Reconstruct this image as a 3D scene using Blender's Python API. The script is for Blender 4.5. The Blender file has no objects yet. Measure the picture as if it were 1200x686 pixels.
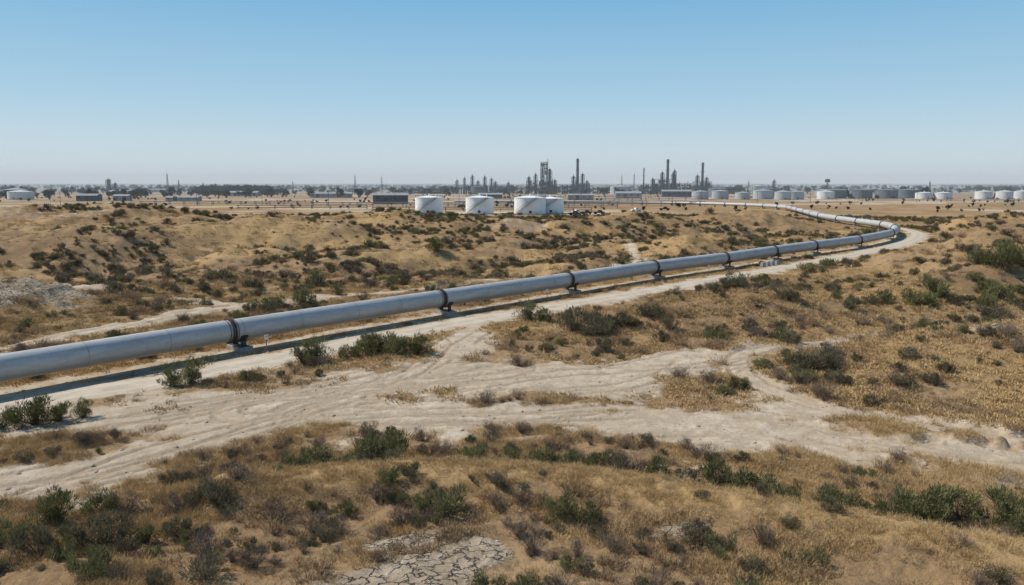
import bpy, math, random
import numpy as np
from mathutils import Vector
rng=np.random.default_rng(7); random.seed(7)
scene=bpy.context.scene
# ------------------------------------------------------------------ helpers
R_=rng.random((256,256))
def vn(x,y,seed=0):
    xi=np.floor(x).astype(np.int64); yi=np.floor(y).astype(np.int64)
    fx=x-xi; fy=y-yi
    fx=fx*fx*fx*(fx*(fx*6-15)+10); fy=fy*fy*fy*(fy*(fy*6-15)+10)
    a=(xi+seed*37)&255; b=(yi+seed*91)&255; a1=(a+1)&255; b1=(b+1)&255
    return (R_[a,b]*(1-fx)+R_[a1,b]*fx)*(1-fy)+(R_[a,b1]*(1-fx)+R_[a1,b1]*fx)*fy
def fbm(x,y,oct=4,seed=0,ridge=False):
    s=0;a=.5;t=0
    for i in range(oct):
        n=vn(x,y,seed+i)
        if ridge: n=1-abs(2*n-1)
        s=s+a*n; t+=a; a*=.5
        x,y=(x*.8-y*.6)*2.03+5.3,(x*.6+y*.8)*2.03+1.7
    return s/t
def ss(a,b,x):
    t=np.clip((x-a)/(b-a),0,1); return t*t*(3-2*t)
def catmull(pts,n=8):
    P=np.array(pts,float); P=np.vstack([2*P[0]-P[1],P,2*P[-1]-P[-2]])
    out=[]
    for i in range(1,len(P)-2):
        for k in range(n):
            t=k/n
            out.append(.5*((2*P[i])+(-P[i-1]+P[i+1])*t+(2*P[i-1]-5*P[i]+4*P[i+1]-P[i+2])*t*t+(-P[i-1]+3*P[i]-3*P[i+1]+P[i+2])*t**3))
    out.append(P[-2]); return np.array(out)
def dpoly(x,y,P,n=3):
    """distance to path; P rows (x,y[,w]). returns ratio,signed d,arclength"""
    P=catmull(P,n); w=P[:,2] if P.shape[1]>2 else np.ones(len(P))
    best=np.full(x.shape,1e9); sd=np.zeros(x.shape); sl=np.zeros(x.shape); L=0
    for i in range(len(P)-1):
        ax,ay=P[i,:2]; bx,by=P[i+1,:2]; dx=bx-ax; dy=by-ay; l=math.hypot(dx,dy)
        if l<1e-6: continue
        t=np.clip(((x-ax)*dx+(y-ay)*dy)/(l*l),0,1)
        d=np.hypot(x-ax-t*dx,y-ay-t*dy); r=d/(w[i]+(w[i+1]-w[i])*t)
        m=r<best
        best=np.where(m,r,best); sg=np.sign((x-ax)*dy-(y-ay)*dx)
        sd=np.where(m,d*sg,sd); sl=np.where(m,L+t*l,sl); L+=l
    return best,sd,sl
# ------------------------------------------------------------------ site plan (metres)
PIPE=[(-56,24),(-45.5,37.5),(-34.4,52),(-23.7,65.7),(-7.8,84.6),(7.1,101.4),(20.9,117.2),(35.1,131.4),(47.8,145.5),(60,158.5),(76,175),(94.5,199),(106,221),(112,241),(113.5,262),(119,309),(134,375),(143,430),(128,480),(85,520),(20,545),(-40,560)]
ROAD=[(-62,10),(-46,31),(-32.3,48.7),(-24.7,56.2),(-14.9,68.2),(-5.2,79.8),(10.3,95.6),(31.6,118),(48.2,135.5),(67.5,157),(89.9,184),(109,214),(120,241),(125,277),(131,333),(146,380),(160,450),(150,520),(90,560)]
T1=[(-50,18,4),(-36,25,4.5),(-24,35,4.6),(-19,40.5,5),(-14.5,46,6),(-9.5,53.5,5),(-5.6,62,3.8),(-4.2,73,2.8),(-2.4,82,2.4)]
T1B=[(-38,40,2.5),(-30,44,3),(-23,46.5,4),(-16,51,5),(-9,55.5,5),(-2,60,4)]
T2=[(-15.9,49,4),(-8.8,54,5),(0,56,5.5),(9.9,58.6,5),(20.5,66.3,2.4),(30.6,70,1.5),(40.7,71.7,1.4),(56,75,1.4),(90,84,1.4)]
T3=[(-11,47.5,4.5),(0,47.2,6),(7.7,47.2,7),(14.4,45,6.5),(19.9,41.2,4.6),(25.3,37.7,3.2),(34,33,2.5),(50,22.5,2.5)]
T4=[(23.5,67.5,1.3),(19.5,65,1.3),(17.6,60.5,1.4),(17.4,54.8,1.5),(19.4,49.6,1.5),(23,45.5,1.5),(28,41.4,1.5),(36,35,1.5),(52,25,1.5)]
T5=[(-60,45,2),(-46,60,2),(-40,76,2),(-33.7,88.7,2),(-19.6,100.6,1.8),(-4.7,110,1.6),(8,121,1.3),(22,140,1.2),(25,170,1.2)]
T6=[(-100,120,1.5),(-74,114,1.6),(-50,103,1.6),(-34,93,1.6)]
TRACKS=[T1,T2,T3,T4,T5,T6,T1B]
CREST=[(-12,33),(-7.7,34.1),(-2,34.2),(3,33.2),(7.5,30.8),(12.5,27.9),(17,25.4),(28,19.5)]
MOUNDS=[(-100,215,50,22,7.0),(-50,182,28,13,6.6),(-8,208,30,15,7.0),(38,214,20,15,6.4),(-62,285,60,22,2.6),(66,262,24,17,3.6),(-150,170,60,40,6),(-80,148,20,11,4.6),
        (80,121,22,16,8.2),(122,158,22,26,8.5),(23,84,17,6,3.0),(43,60,13,8,3.6),(60,92,16,7,4.2),(190,240,50,50,8),(-58,92,13,9,3.4),(-80,80,14,14,3.4),(98,142,12,9,3),
        (-2,20,24,11,1.6),(30,40,9,5,.8),(-25,148,24,8,4.4),(32,166,16,8,4.0),(10,135,12,6,2.4)]
def gold(x,y):
    _,dc,_=dpoly(x,y,CREST,2); q=fbm(x/1.5,y/1.5,3,96)-.5
    g=ss(.35,.75,np.exp(-(dc/1.8)**2)+q*.7)
    g=np.maximum(g,ss(.52,.66,fbm(x/17,y/11,4,95))*.85*ss(38,55,np.hypot(x,y)))
    return g
def masks(x,y):
    n=fbm(x/3.0,y/3.0,4,3); n2=fbm(x/.9,y/.9,3,9); n5=fbm(x/6.5,y/4.5,3,77)
    bare=np.zeros(x.shape); rut=np.zeros(x.shape)
    near=(np.hypot(x,y)<260)
    xn,yn,nn=x[near],y[near],n[near]+.35*n2[near]-.15
    b=np.zeros(xn.shape); rt=np.zeros(xn.shape)
    for k,T in enumerate(TRACKS):
        r,sd,sl=dpoly(xn,yn,T)
        wide=k in(0,1,2,6)
        bb=1-ss(.55,1.30,r+(nn-.5)*1.6)
        if wide: bb=bb*(1-.7*ss(.55,.68,n5[near])*ss(.2,.45,r))
        b=np.maximum(b,bb)
        nr={0:6,1:6,2:7,3:1,4:1,5:1,6:3}[k]
        for j in range(nr):
            amp=(0 if nr==1 else 4.8); c=(0 if nr==1 else (j-(nr-1)/2)*1.6)
            off=c+amp*(.5*np.sin(sl*.09+j*1.9+k)+.3*np.sin(sl*.21+j*3.1))
            on=ss(.36,.48,vn(sl/9+j*7.7,sl*0+k*3.3,5)) if nr>1 else 1
            for s in(-.85,.85):
                rt=np.maximum(rt,on*(1-ss(.10,.28,abs(sd-off-s)))*(1-ss(.9,1.4,r)))
    r,sd,sl=dpoly(xn,yn,ROAD)
    b=np.maximum(b,1-ss(2.0,4.2,abs(sd)+(nn-.5)*3.5))
    r,sdp,sl=dpoly(xn,yn,PIPE)
    b=np.maximum(b,(1-ss(.8,2.2,abs(sdp)+(nn-.5)*2.0))*.7)
    bare[near]=b; rut[near]=rt*b
    far=ss(300,400,y)
    fn=fbm(x/90,y/38,4,21)
    yard=np.exp(-((x+10)/90)**4-((y-385)/45)**4)
    fb=np.maximum(ss(.52,.66,fn)*.7,yard*ss(.35,.5,fbm(x/18,y/14,3,5)))
    mid=ss(.64,.78,fbm(x/22,y/18,4,31))*ss(110,150,y)*.4
    bare=np.maximum(bare,np.maximum(fb*far,mid))
    q=fbm(x/2.2,y/2.2,3,14)-.5
    pale=np.zeros(x.shape)
    for (cx,cy,rx,ry,a) in [(-58,91,13,8,1.25),(-82,84,14,12,1.2),(-2.4,26.6,3.6,2.5,1.2),(-3.5,24,3.5,2,1.1),(6,28.3,2.6,1.0,.75),(1,30,2,.8,.6),(-26,57.5,6,1.6,.9),(36,62,7,3,.7),(46,68,7,3,.7)]:
        pale=np.maximum(pale,a*np.exp(-((x-cx)/rx)**2-((y-cy)/ry)**2)+q*.7-.1)
    pale=ss(.35,.7,pale)
    return np.clip(bare,0,1),np.clip(pale,0,1),rut
def height(x,y,bare=None,rut=None,pale=None):
    if bare is None: bare,pale,rut=masks(x,y)
    r,d1,_=dpoly(x,y,ROAD,2); r,d2,_=dpoly(x,y,PIPE,2)
    d=np.minimum(abs(d1),abs(d2)); cm=ss(4,17,d)
    R=np.hypot(x,y); fade=1-ss(270,370,R)
    h=np.zeros(x.shape)
    wx=x+(fbm(x/20,y/20,3,55)-.5)*22; wy=y+(fbm(x/20,y/20,3,58)-.5)*14
    k=ss(60,110,R); wx=wx*k+x*(1-k); wy=wy*k+y*(1-k)
    for cx,cy,rx,ry,a in MOUNDS: h=h+a*np.exp(-((wx-cx)/rx)**2-((wy-cy)/ry)**2)
    _,dc,_=dpoly(x,y,CREST,2); h=h+1.25*np.exp(-(dc/2.3)**2)
    h=h+(fbm(x/38,y/26,4,2)-.5)*6.5*ss(80,140,R)
    h=h+(fbm(x/9,y/9,3,4)-.5)*1.6*ss(20,70,R)
    h=h-(fbm(x/16,y/12,4,17,True)-.5)*2.8*ss(85,130,R)
    core=1-ss(.3,1,bare)*.85*(R<110)
    h=h*cm*core*fade
    h=h+(fbm(x/1.6,y/1.6,4,6)-.5)*.34*ss(3.2,5,d)*(1-.5*bare)*fade
    h=h+(fbm(x/.35,y/.35,2,8)-.5)*.10*ss(3.2,5,d)*(1-.4*bare)*(R<90)
    h=h-rut*.09*ss(3.2,5,d)
    h=h+pale*(fbm(x/3.2,y/2.6,4,27,True)-.55)*1.1*ss(45,75,R)*ss(3.2,6,d)
    return h
# ------------------------------------------------------------------ node helper
def mat(name):
    m=bpy.data.materials.new(name); m.use_nodes=True; nt=m.node_tree
    b=nt.nodes['Principled BSDF']; return m,nt,b
def N(nt,t,**k):
    n=nt.nodes.new(t)
    for a,v in k.items(): setattr(n,a,v)
    return n
def noise(nt,vec,scale,detail=4,rough=.6):
    n=N(nt,'ShaderNodeTexNoise'); n.inputs['Scale'].default_value=scale; n.inputs['Detail'].default_value=detail; n.inputs['Roughness'].default_value=rough
    nt.links.new(vec,n.inputs['Vector']); return n.outputs['Fac']
def ramp(nt,f,a,b):
    n=N(nt,'ShaderNodeMapRange'); n.clamp=True; n.interpolation_type='SMOOTHSTEP'
    n.inputs['From Min'].default_value=a; n.inputs['From Max'].default_value=b
    nt.links.new(f,n.inputs['Value']); return n.outputs['Result']
def mix(nt,f,a,b,mode='MIX'):
    n=N(nt,'ShaderNodeMix',data_type='RGBA',blend_type=mode)
    for s,v in((0,f),(6,a),(7,b)):
        if isinstance(v,(int,float)): n.inputs[s].default_value=v
        elif isinstance(v,tuple): n.inputs[s].default_value=(*v,1)
        else: nt.links.new(v,n.inputs[s])
    return n.outputs[2]
def mth(nt,op,a,b=0.0):
    n=N(nt,'ShaderNodeMath',operation=op)
    for s,v in((0,a),(1,b)):
        if isinstance(v,(int,float)): n.inputs[s].default_value=v
        else: nt.links.new(v,n.inputs[s])
    return n.outputs[0]
def simple(name,c,rough=.7,metal=0,var=.15,scale=1.5,bump=0):
    m,nt,b=mat(name); geo=N(nt,'ShaderNodeNewGeometry'); f=noise(nt,geo.outputs['Position'],scale,3)
    dark=tuple(v*(1-var) for v in c); li=tuple(min(1,v*(1+var)) for v in c)
    nt.links.new(mix(nt,ramp(nt,f,.3,.7),dark,li),b.inputs['Base Color'])
    b.inputs['Roughness'].default_value=rough; b.inputs['Metallic'].default_value=metal
    if rough>=.8: b.inputs['Specular IOR Level'].default_value=.15
    if bump:
        bn=N(nt,'ShaderNodeBump'); bn.inputs['Strength'].default_value=bump; bn.inputs['Distance'].default_value=.05
        nt.links.new(noise(nt,geo.outputs['Position'],scale*6,3),bn.inputs['Height']); nt.links.new(bn.outputs[0],b.inputs['Normal'])
    return m
# ------------------------------------------------------------------ ground material
def ground_mat():
    m,nt,b=mat('dry_ground'); L=nt.links.new
    P=N(nt,'ShaderNodeNewGeometry').outputs['Position']
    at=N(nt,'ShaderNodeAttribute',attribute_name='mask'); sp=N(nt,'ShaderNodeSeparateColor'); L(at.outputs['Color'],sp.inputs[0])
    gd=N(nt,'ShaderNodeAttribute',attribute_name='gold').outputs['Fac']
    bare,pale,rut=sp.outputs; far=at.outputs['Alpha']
    n1=noise(nt,P,.06,4); n2=noise(nt,P,.7,4,.65); n3=noise(nt,P,5,4,.7); n4=noise(nt,P,30,2,.7); n5=noise(nt,P,1.9,3,.7)
    grass=mix(nt,ramp(nt,n1,.35,.65),(.26,.160,.080),(.345,.228,.118))
    grass=mix(nt,mth(nt,'MULTIPLY',ramp(nt,n2,.47,.64),.8),grass,(.19,.13,.076))
    grass=mix(nt,mth(nt,'MULTIPLY',ramp(nt,n3,.5,.72),.55),grass,(.39,.305,.20))
    grass=mix(nt,mth(nt,'MULTIPLY',gd,.75),grass,(.43,.285,.13))
    grass=mix(nt,mth(nt,'MULTIPLY',ramp(nt,n5,.54,.66),.55),grass,(.155,.11,.065))
    grass=mix(nt,mth(nt,'MULTIPLY',ramp(nt,n4,.5,.68),.45),grass,(.13,.092,.055))
    dirt=mix(nt,ramp(nt,n2,.35,.68),(.43,.335,.235),(.57,.475,.36))
    dirt=mix(nt,mth(nt,'MULTIPLY',ramp(nt,n1,.45,.6),.4),dirt,(.41,.315,.215))
    dirt=mix(nt,mth(nt,'MULTIPLY',ramp(nt,n5,.52,.64),.35),dirt,(.34,.255,.165))
    dirt=mix(nt,mth(nt,'MULTIPLY',ramp(nt,n3,.52,.68),.55),dirt,(.31,.23,.15))
    dirt=mix(nt,mth(nt,'MULTIPLY',ramp(nt,n4,.54,.68),.45),dirt,(.22,.165,.11))
    e=mth(nt,'ADD',bare,mth(nt,'MULTIPLY',mth(nt,'SUBTRACT',n3,.5),1.2))
    e=mth(nt,'ADD',e,mth(nt,'MULTIPLY',mth(nt,'SUBTRACT',n2,.5),1.3))
    col=mix(nt,ramp(nt,e,.26,.74),grass,dirt)
    rf=mth(nt,'MULTIPLY',rut,ramp(nt,n2,.3,.55))
    col=mix(nt,mth(nt,'MULTIPLY',rf,.6),col,(.29,.215,.14))  # shadow lines of the tyre ruts painted as darker soil colour
    v=N(nt,'ShaderNodeTexVoronoi',feature='DISTANCE_TO_EDGE'); v.inputs['Scale'].default_value=1.45
    wn=N(nt,'ShaderNodeTexNoise'); wn.inputs['Scale'].default_value=2.5; L(P,wn.inputs['Vector'])
    va=N(nt,'ShaderNodeVectorMath',operation='ADD'); vs=N(nt,'ShaderNodeVectorMath',operation='SCALE'); vs.inputs['Scale'].default_value=.9
    L(wn.outputs['Color'],vs.inputs[0]); L(P,va.inputs[0]); L(vs.outputs[0],va.inputs[1]); L(va.outputs[0],v.inputs['Vector'])
    crack=mth(nt,'SUBTRACT',1,ramp(nt,mth(nt,'ADD',v.outputs['Distance'],mth(nt,'MULTIPLY',mth(nt,'SUBTRACT',n3,.5),.12)),.0,.065))
    clay=mix(nt,ramp(nt,n2,.35,.65),(.30,.235,.165),(.42,.34,.25))
    clay=mix(nt,mth(nt,'MULTIPLY',ramp(nt,n3,.47,.66),.7),clay,(.24,.18,.115))
    clay=mix(nt,mth(nt,'MULTIPLY',crack,.85),clay,(.07,.052,.037))
    pe=mth(nt,'ADD',pale,mth(nt,'MULTIPLY',mth(nt,'SUBTRACT',n3,.5),1.3))
    pf=ramp(nt,pe,.3,.8)
    col=mix(nt,pf,col,clay)
    col=mix(nt,far,col,(.20,.195,.17))  # distance haze painted into the ground colour
    L(col,b.inputs['Base Color']); b.inputs['Roughness'].default_value=.95; b.inputs['Specular IOR Level'].default_value=.1
    hgt=mth(nt,'ADD',mth(nt,'MULTIPLY',n3,.6),mth(nt,'MULTIPLY',n4,.3))
    hgt=mth(nt,'SUBTRACT',hgt,mth(nt,'MULTIPLY',mth(nt,'MULTIPLY',crack,pf),1.0))
    bn=N(nt,'ShaderNodeBump'); bn.inputs['Strength'].default_value=.9; bn.inputs['Distance'].default_value=.14
    L(hgt,bn.inputs['Height']); L(bn.outputs[0],b.inputs['Normal'])
    return m
def link(o): scene.collection.objects.link(o); return o
# ------------------------------------------------------------------ ground sheet
def build_ground():
    rr=[.0]; r=2.
    while r<20: rr.append(r); r*=1.05
    while r<120: rr.append(r); r*=1.0029
    while r<520: rr.append(r); r*=1.006
    while r<45000: rr.append(r); r*=1.05
    rr=np.array(rr[1:])
    A=np.concatenate([np.linspace(-44,44,860),np.linspace(44,316,170)[1:-1]])*math.pi/180
    na=len(A); nr=len(rr)
    RR,AA=np.meshgrid(rr,A,indexing='ij')
    x=(RR*np.sin(AA)).ravel(); y=(RR*np.cos(AA)).ravel()
    bare,pale,rut=masks(x,y); z=height(x,y,bare,rut,pale); gl=gold(x,y)
    x=np.append(x,0); y=np.append(y,0); z=np.append(z,z[:na].mean())
    i=np.arange(nr-1)[:,None]; j=np.arange(na)[None,:]; j1=(j+1)%na
    q=np.stack([i*na+j,i*na+j1,(i+1)*na+j1,(i+1)*na+j],-1).reshape(-1,4)[:,::-1]
    jj=np.arange(na)
    me=bpy.data.meshes.new('ground'); nv=len(x)
    me.vertices.add(nv); me.vertices.foreach_set('co',np.stack([x,y,z],-1).ravel().astype(np.float32))
    tri=np.stack([np.full(na,nr*na),jj,(jj+1)%na],-1)[:,::-1]
    loops=np.concatenate([q.ravel(),tri.ravel()]); me.loops.add(len(loops)); me.loops.foreach_set('vertex_index',loops.astype(np.int32))
    nq=len(q); st=np.concatenate([np.arange(nq)*4,nq*4+np.arange(na)*3])
    me.polygons.add(nq+na); me.polygons.foreach_set('loop_start',st.astype(np.int32))
    me.update(calc_edges=True); me.validate()
    me.polygons.foreach_set('use_smooth',np.ones(nq+na,bool))
    at=me.attributes.new('mask','FLOAT_COLOR','POINT')
    far=ss(420,2500,np.hypot(x,y))**.7*.7  # painted haze amount, growing with distance from the origin
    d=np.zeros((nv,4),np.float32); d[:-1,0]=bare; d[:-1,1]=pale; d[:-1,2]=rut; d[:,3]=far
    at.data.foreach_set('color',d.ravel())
    a2=me.attributes.new('gold','FLOAT','POINT'); a2.data.foreach_set('value',np.append(gl,0).astype(np.float32))
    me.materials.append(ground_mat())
    o=link(bpy.data.objects.new('ground',me))
    if me.polygons[nq//2].normal.z<0: me.flip_normals()
build_ground()
# ------------------------------------------------------------------ mesh accumulator
class MB:
    def __init__(s): s.v=[];s.f=[];s.m=[];s.sm=[]
    def add(s,vs,fs,mi=0,smooth=False):
        o=len(s.v); s.v+=[tuple(v) for v in vs]; s.f+=[tuple(i+o for i in f) for f in fs]; s.m+=[mi]*len(fs); s.sm+=[smooth]*len(fs)
    def box(s,c,d,mi=0,rot=0):
        x,y,z=d[0]/2,d[1]/2,d[2]/2; cs,sn=math.cos(rot),math.sin(rot)
        vs=[(c[0]+a*x*cs-b*y*sn,c[1]+a*x*sn+b*y*cs,c[2]+e*z) for a in(-1,1) for b in(-1,1) for e in(-1,1)]
        s.add(vs,[(0,1,3,2),(4,6,7,5),(0,4,5,1),(2,3,7,6),(0,2,6,4),(1,5,7,3)],mi)
    def cyl(s,p0,p1,r0,r1=None,n=12,mi=0,caps=True,smooth=True):
        r1=r0 if r1 is None else r1
        p0=Vector(p0);p1=Vector(p1);d=(p1-p0).normalized(); u=d.orthogonal().normalized(); w=d.cross(u)
        vs=[p0+(u*math.cos(2*math.pi*i/n)+w*math.sin(2*math.pi*i/n))*r0 for i in range(n)]+[p1+(u*math.cos(2*math.pi*i/n)+w*math.sin(2*math.pi*i/n))*r1 for i in range(n)]
        s.add(vs,[(i,(i+1)%n,n+(i+1)%n,n+i) for i in range(n)],mi,smooth)
        if caps: s.add(vs,[tuple(range(n))[::-1],tuple(range(n,2*n))],mi)
    def obj(s,name,mats,parent=None,loc=(0,0,0)):
        me=bpy.data.meshes.new(name); me.from_pydata(s.v,[],s.f); me.polygons.foreach_set('material_index',s.m); me.polygons.foreach_set('use_smooth',s.sm)
        for m in mats: me.materials.append(m)
        me.update(); o=link(bpy.data.objects.new(name,me)); o.location=loc
        if parent: o.parent=parent
        return o
def H1(x,y): return float(height(np.array([float(x)]),np.array([float(y)]))[0])
# ------------------------------------------------------------------ gravel road
def build_road():
    m,nt,b=mat('packed_gravel'); P=N(nt,'ShaderNodeNewGeometry').outputs['Position']
    n2=noise(nt,P,.5,4);n3=noise(nt,P,6,4,.7);n4=noise(nt,P,40,2,.7)
    at=N(nt,'ShaderNodeAttribute',attribute_name='lat')
    c=mix(nt,ramp(nt,n2,.35,.65),(.41,.34,.25),(.51,.435,.34))
    c=mix(nt,mth(nt,'MULTIPLY',ramp(nt,n3,.52,.7),.5),c,(.31,.24,.165)); c=mix(nt,mth(nt,'MULTIPLY',ramp(nt,n4,.5,.7),.35),c,(.26,.21,.155))
    w=mth(nt,'ABSOLUTE',mth(nt,'SUBTRACT',mth(nt,'ABSOLUTE',at.outputs['Fac']),.45))
    wf=mth(nt,'SUBTRACT',1,ramp(nt,mth(nt,'ADD',w,mth(nt,'MULTIPLY',mth(nt,'SUBTRACT',n3,.5),.15)),.04,.22))
    c=mix(nt,mth(nt,'MULTIPLY',wf,.4),c,(.57,.495,.40))
    nt.links.new(c,b.inputs['Base Color']); b.inputs['Roughness'].default_value=.95; b.inputs['Specular IOR Level'].default_value=.15
    bn=N(nt,'ShaderNodeBump'); bn.inputs['Strength'].default_value=.5; bn.inputs['Distance'].default_value=.04; nt.links.new(n3,bn.inputs['Height']); nt.links.new(bn.outputs[0],b.inputs['Normal'])
    C=catmull(ROAD,60); 
    T=np.gradient(C,axis=0); T/=np.linalg.norm(T,axis=1)[:,None]; Nn=np.stack([T[:,1],-T[:,0]],-1)
    s=np.concatenate([[0],np.cumsum(np.linalg.norm(np.diff(C,axis=0),axis=1))])
    cols=[-1,-.8,-.45,-.15,.15,.45,.8,1]; v=[];lat=[]
    wl=1.95+(fbm(s/1.1,s*0+3,4,50)-.5)*1.1; wr=1.95+(fbm(s/1.1,s*0+9,4,60)-.5)*1.1
    for i in range(len(C)):
        for k,cc in enumerate(cols):
            w_=(wl[i] if cc<0 else wr[i])*cc
            v.append((C[i,0]+Nn[i,0]*w_,C[i,1]+Nn[i,1]*w_,[-.012,.03,.02,.05,.05,.02,.03,-.012][k])); lat.append(cc)
    nc=len(cols); f=[(i*nc+k,i*nc+k+1,(i+1)*nc+k+1,(i+1)*nc+k) for i in range(len(C)-1) for k in range(nc-1)]
    me=bpy.data.meshes.new('gravel_road'); me.from_pydata(v,[],f); me.update()
    if me.polygons[0].normal.z<0: me.flip_normals()
    a=me.attributes.new('lat','FLOAT','POINT'); a.data.foreach_set('value',lat); me.materials.append(m)
    me.polygons.foreach_set('use_smooth',[True]*len(f)); link(bpy.data.objects.new('gravel_road',me))
build_road()
# ------------------------------------------------------------------ pipeline
def pipe_mat():
    m,nt,b=mat('weathered_steel_pipe'); P=N(nt,'ShaderNodeNewGeometry').outputs['Position']; L=nt.links.new
    mp=N(nt,'ShaderNodeMapping'); mp.inputs['Scale'].default_value=(.5,.5,3); L(P,mp.inputs[0])
    a=noise(nt,mp.outputs[0],.8,5,.65); c2=noise(nt,P,4,4,.7); z=N(nt,'ShaderNodeSeparateXYZ'); L(P,z.inputs[0])
    c=mix(nt,ramp(nt,a,.3,.7),(.37,.365,.355),(.48,.475,.46))
    c=mix(nt,mth(nt,'MULTIPLY',ramp(nt,c2,.50,.72),.45),c,(.31,.285,.25))
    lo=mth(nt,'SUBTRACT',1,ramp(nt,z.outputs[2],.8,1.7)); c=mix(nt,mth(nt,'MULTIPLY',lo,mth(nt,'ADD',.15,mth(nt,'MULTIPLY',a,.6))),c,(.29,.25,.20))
    L(c,b.inputs['Base Color']); b.inputs['Metallic'].default_value=.15
    L(mth(nt,'ADD',.45,mth(nt,'MULTIPLY',c2,.25)),b.inputs['Roughness'])
    return m
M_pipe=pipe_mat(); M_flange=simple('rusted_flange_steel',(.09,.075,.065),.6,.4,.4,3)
M_conc=simple('concrete',(.36,.34,.31),.9,0,.15,2,.3); M_dark=simple('dark_painted_steel',(.06,.065,.07),.6,.3)
def build_pipe():
    root=link(bpy.data.objects.new('pipeline',None))
    C=catmull(PIPE,24); C=np.column_stack([C,np.full(len(C),1.75)])
    T=np.gradient(C,axis=0); T/=np.linalg.norm(T,axis=1)[:,None]
    n=48; rad=.93; mb=MB(); v=[]
    for i in range(len(C)):
        sx,sy=T[i,1],-T[i,0]
        for k in range(n):
            a=2*math.pi*k/n; v.append((C[i,0]+sx*math.cos(a)*rad,C[i,1]+sy*math.cos(a)*rad,C[i,2]+math.sin(a)*rad))
    mb.add(v,[(i*n+k,i*n+(k+1)%n,(i+1)*n+(k+1)%n,(i+1)*n+k) for i in range(len(C)-1) for k in range(n)],0,True)
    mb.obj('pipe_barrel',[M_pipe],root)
    s=np.concatenate([[0],np.cumsum(np.linalg.norm(np.diff(C[:,:2],axis=0),axis=1))])
    fl=MB(); pts=[]
    for i in range(0,len(PIPE)-1):
        if i in(1,2): continue
        pts.append(i*24)
        seg=s[min((i+1)*24,len(s)-1)]-s[i*24]
        k=int(round(seg/21))
        for j in range(1,k): pts.append(i*24+int(24*j/k))
    for i in pts:
        p=Vector(C[i]); t=Vector(T[i])
        for o in(-.11,.11): fl.cyl(p+t*(o-.05),p+t*(o+.05),1.08,1.08,40,0)
        fl.cyl(p-t*.40,p-t*.34,.955,.955,40,0); fl.cyl(p+t*.34,p+t*.40,.955,.955,40,0)
        for b_ in range(20):
            a=2*math.pi*b_/20; q=p+(Vector((t.y,-t.x,0))*math.cos(a)+Vector((0,0,1))*math.sin(a))*1.02
            fl.cyl(q-t*.2,q+t*.2,.03,None,6,0)
    fl.obj('flange_collars',[M_flange],root)
    w=MB()
    L=4.
    while L<s[-1]:
        i=int(np.searchsorted(s,L)); p=Vector(C[i]); t=Vector(T[i]); w.cyl(p-t*.03,p+t*.03,.938,.938,40,0,False); L+=6.1
    w.obj('weld_seams',[simple('weld_bead',(.29,.29,.285),.6,.3)],root)
    for i in pts:
        p=C[i]; t=T[i]; rot=math.atan2(t[1],t[0]); mb=MB()
        o=.9
        mb.box((o,0,.16),(1.1,2.3,.42),0)
        mb.box((o,0,.39),(.8,1.9,.05),1)
        for yy in(-.62,.62): mb.box((o,yy,.66),(.28,.12,.50),1); mb.box((o,yy,.66),(.5,.03,.5),1)
        vs=[];n2=14
        for k in range(n2+1):
            a=math.radians(205+130*k/n2)
            for r_ in(.94,1.04):
                for xx in(-.3,.3): vs.append((o+xx,math.cos(a)*r_,1.75+math.sin(a)*r_))
        fs=[]
        for k in range(n2):
            b0=k*4;b1=b0+4; fs+=[(b0,b1,b1+1,b0+1),(b0+2,b0+3,b1+3,b1+2),(b0,b0+2,b1+2,b1),(b0+1,b1+1,b1+3,b0+3)]
        mb.add(vs,fs,1); mb.box((o,0,.78),(.42,.5,.1),1)
        ob=mb.obj('pipe_support',[M_conc,M_dark]); ob.location=(p[0],p[1],0); ob.rotation_euler=(0,0,rot)
build_pipe()
# ------------------------------------------------------------------ foliage prototypes
def leafmat(name,c1,c2,tr=.25):
    m,nt,b=mat(name); L=nt.links.new
    oi=N(nt,'ShaderNodeObjectInfo'); at=N(nt,'ShaderNodeAttribute',attribute_name='tint')
    f=mth(nt,'ADD',mth(nt,'MULTIPLY',at.outputs['Fac'],.6),mth(nt,'MULTIPLY',oi.outputs['Random'],.5))
    c=mix(nt,f,c1,c2)
    df=N(nt,'ShaderNodeBsdfDiffuse'); L(c,df.inputs[0]); nt.nodes.remove(b)
    if tr>0:
        t=N(nt,'ShaderNodeBsdfTranslucent'); L(c,t.inputs[0]); ms=N(nt,'ShaderNodeMixShader'); ms.inputs[0].default_value=tr
        L(df.outputs[0],ms.inputs[1]); L(t.outputs[0],ms.inputs[2]); L(ms.outputs[0],nt.nodes['Material Output'].inputs[0])
    else: L(df.outputs[0],nt.nodes['Material Output'].inputs[0])
    return m
def quads_mesh(name,V,tint,mats,mi=None):
    nq=len(V)//4; me=bpy.data.meshes.new(name); me.vertices.add(len(V)); me.vertices.foreach_set('co',V.astype(np.float32).ravel())
    me.loops.add(nq*4); me.loops.foreach_set('vertex_index',np.arange(nq*4,dtype=np.int32)); me.polygons.add(nq); me.polygons.foreach_set('loop_start',np.arange(nq,dtype=np.int32)*4)
    me.update(calc_edges=True); a=me.attributes.new('tint','FLOAT','POINT'); a.data.foreach_set('value',np.repeat(tint,4).astype(np.float32))
    for m in mats: me.materials.append(m)
    if mi is not None: me.polygons.foreach_set('material_index',mi.astype(np.int32))
    return bpy.data.objects.new(name,me)
def blades(p,d,l,w,g):
    n=len(p); side=np.cross(d,g.normal(size=(n,3))); side/=np.linalg.norm(side,axis=1)[:,None]
    s=side*w[:,None]/2; e=p+d*l[:,None]
    return np.stack([p-s,p+s,e+s*.35,e-s*.35],1).reshape(-1,3)
def unit(v): return v/np.linalg.norm(v,axis=1)[:,None]
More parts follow.
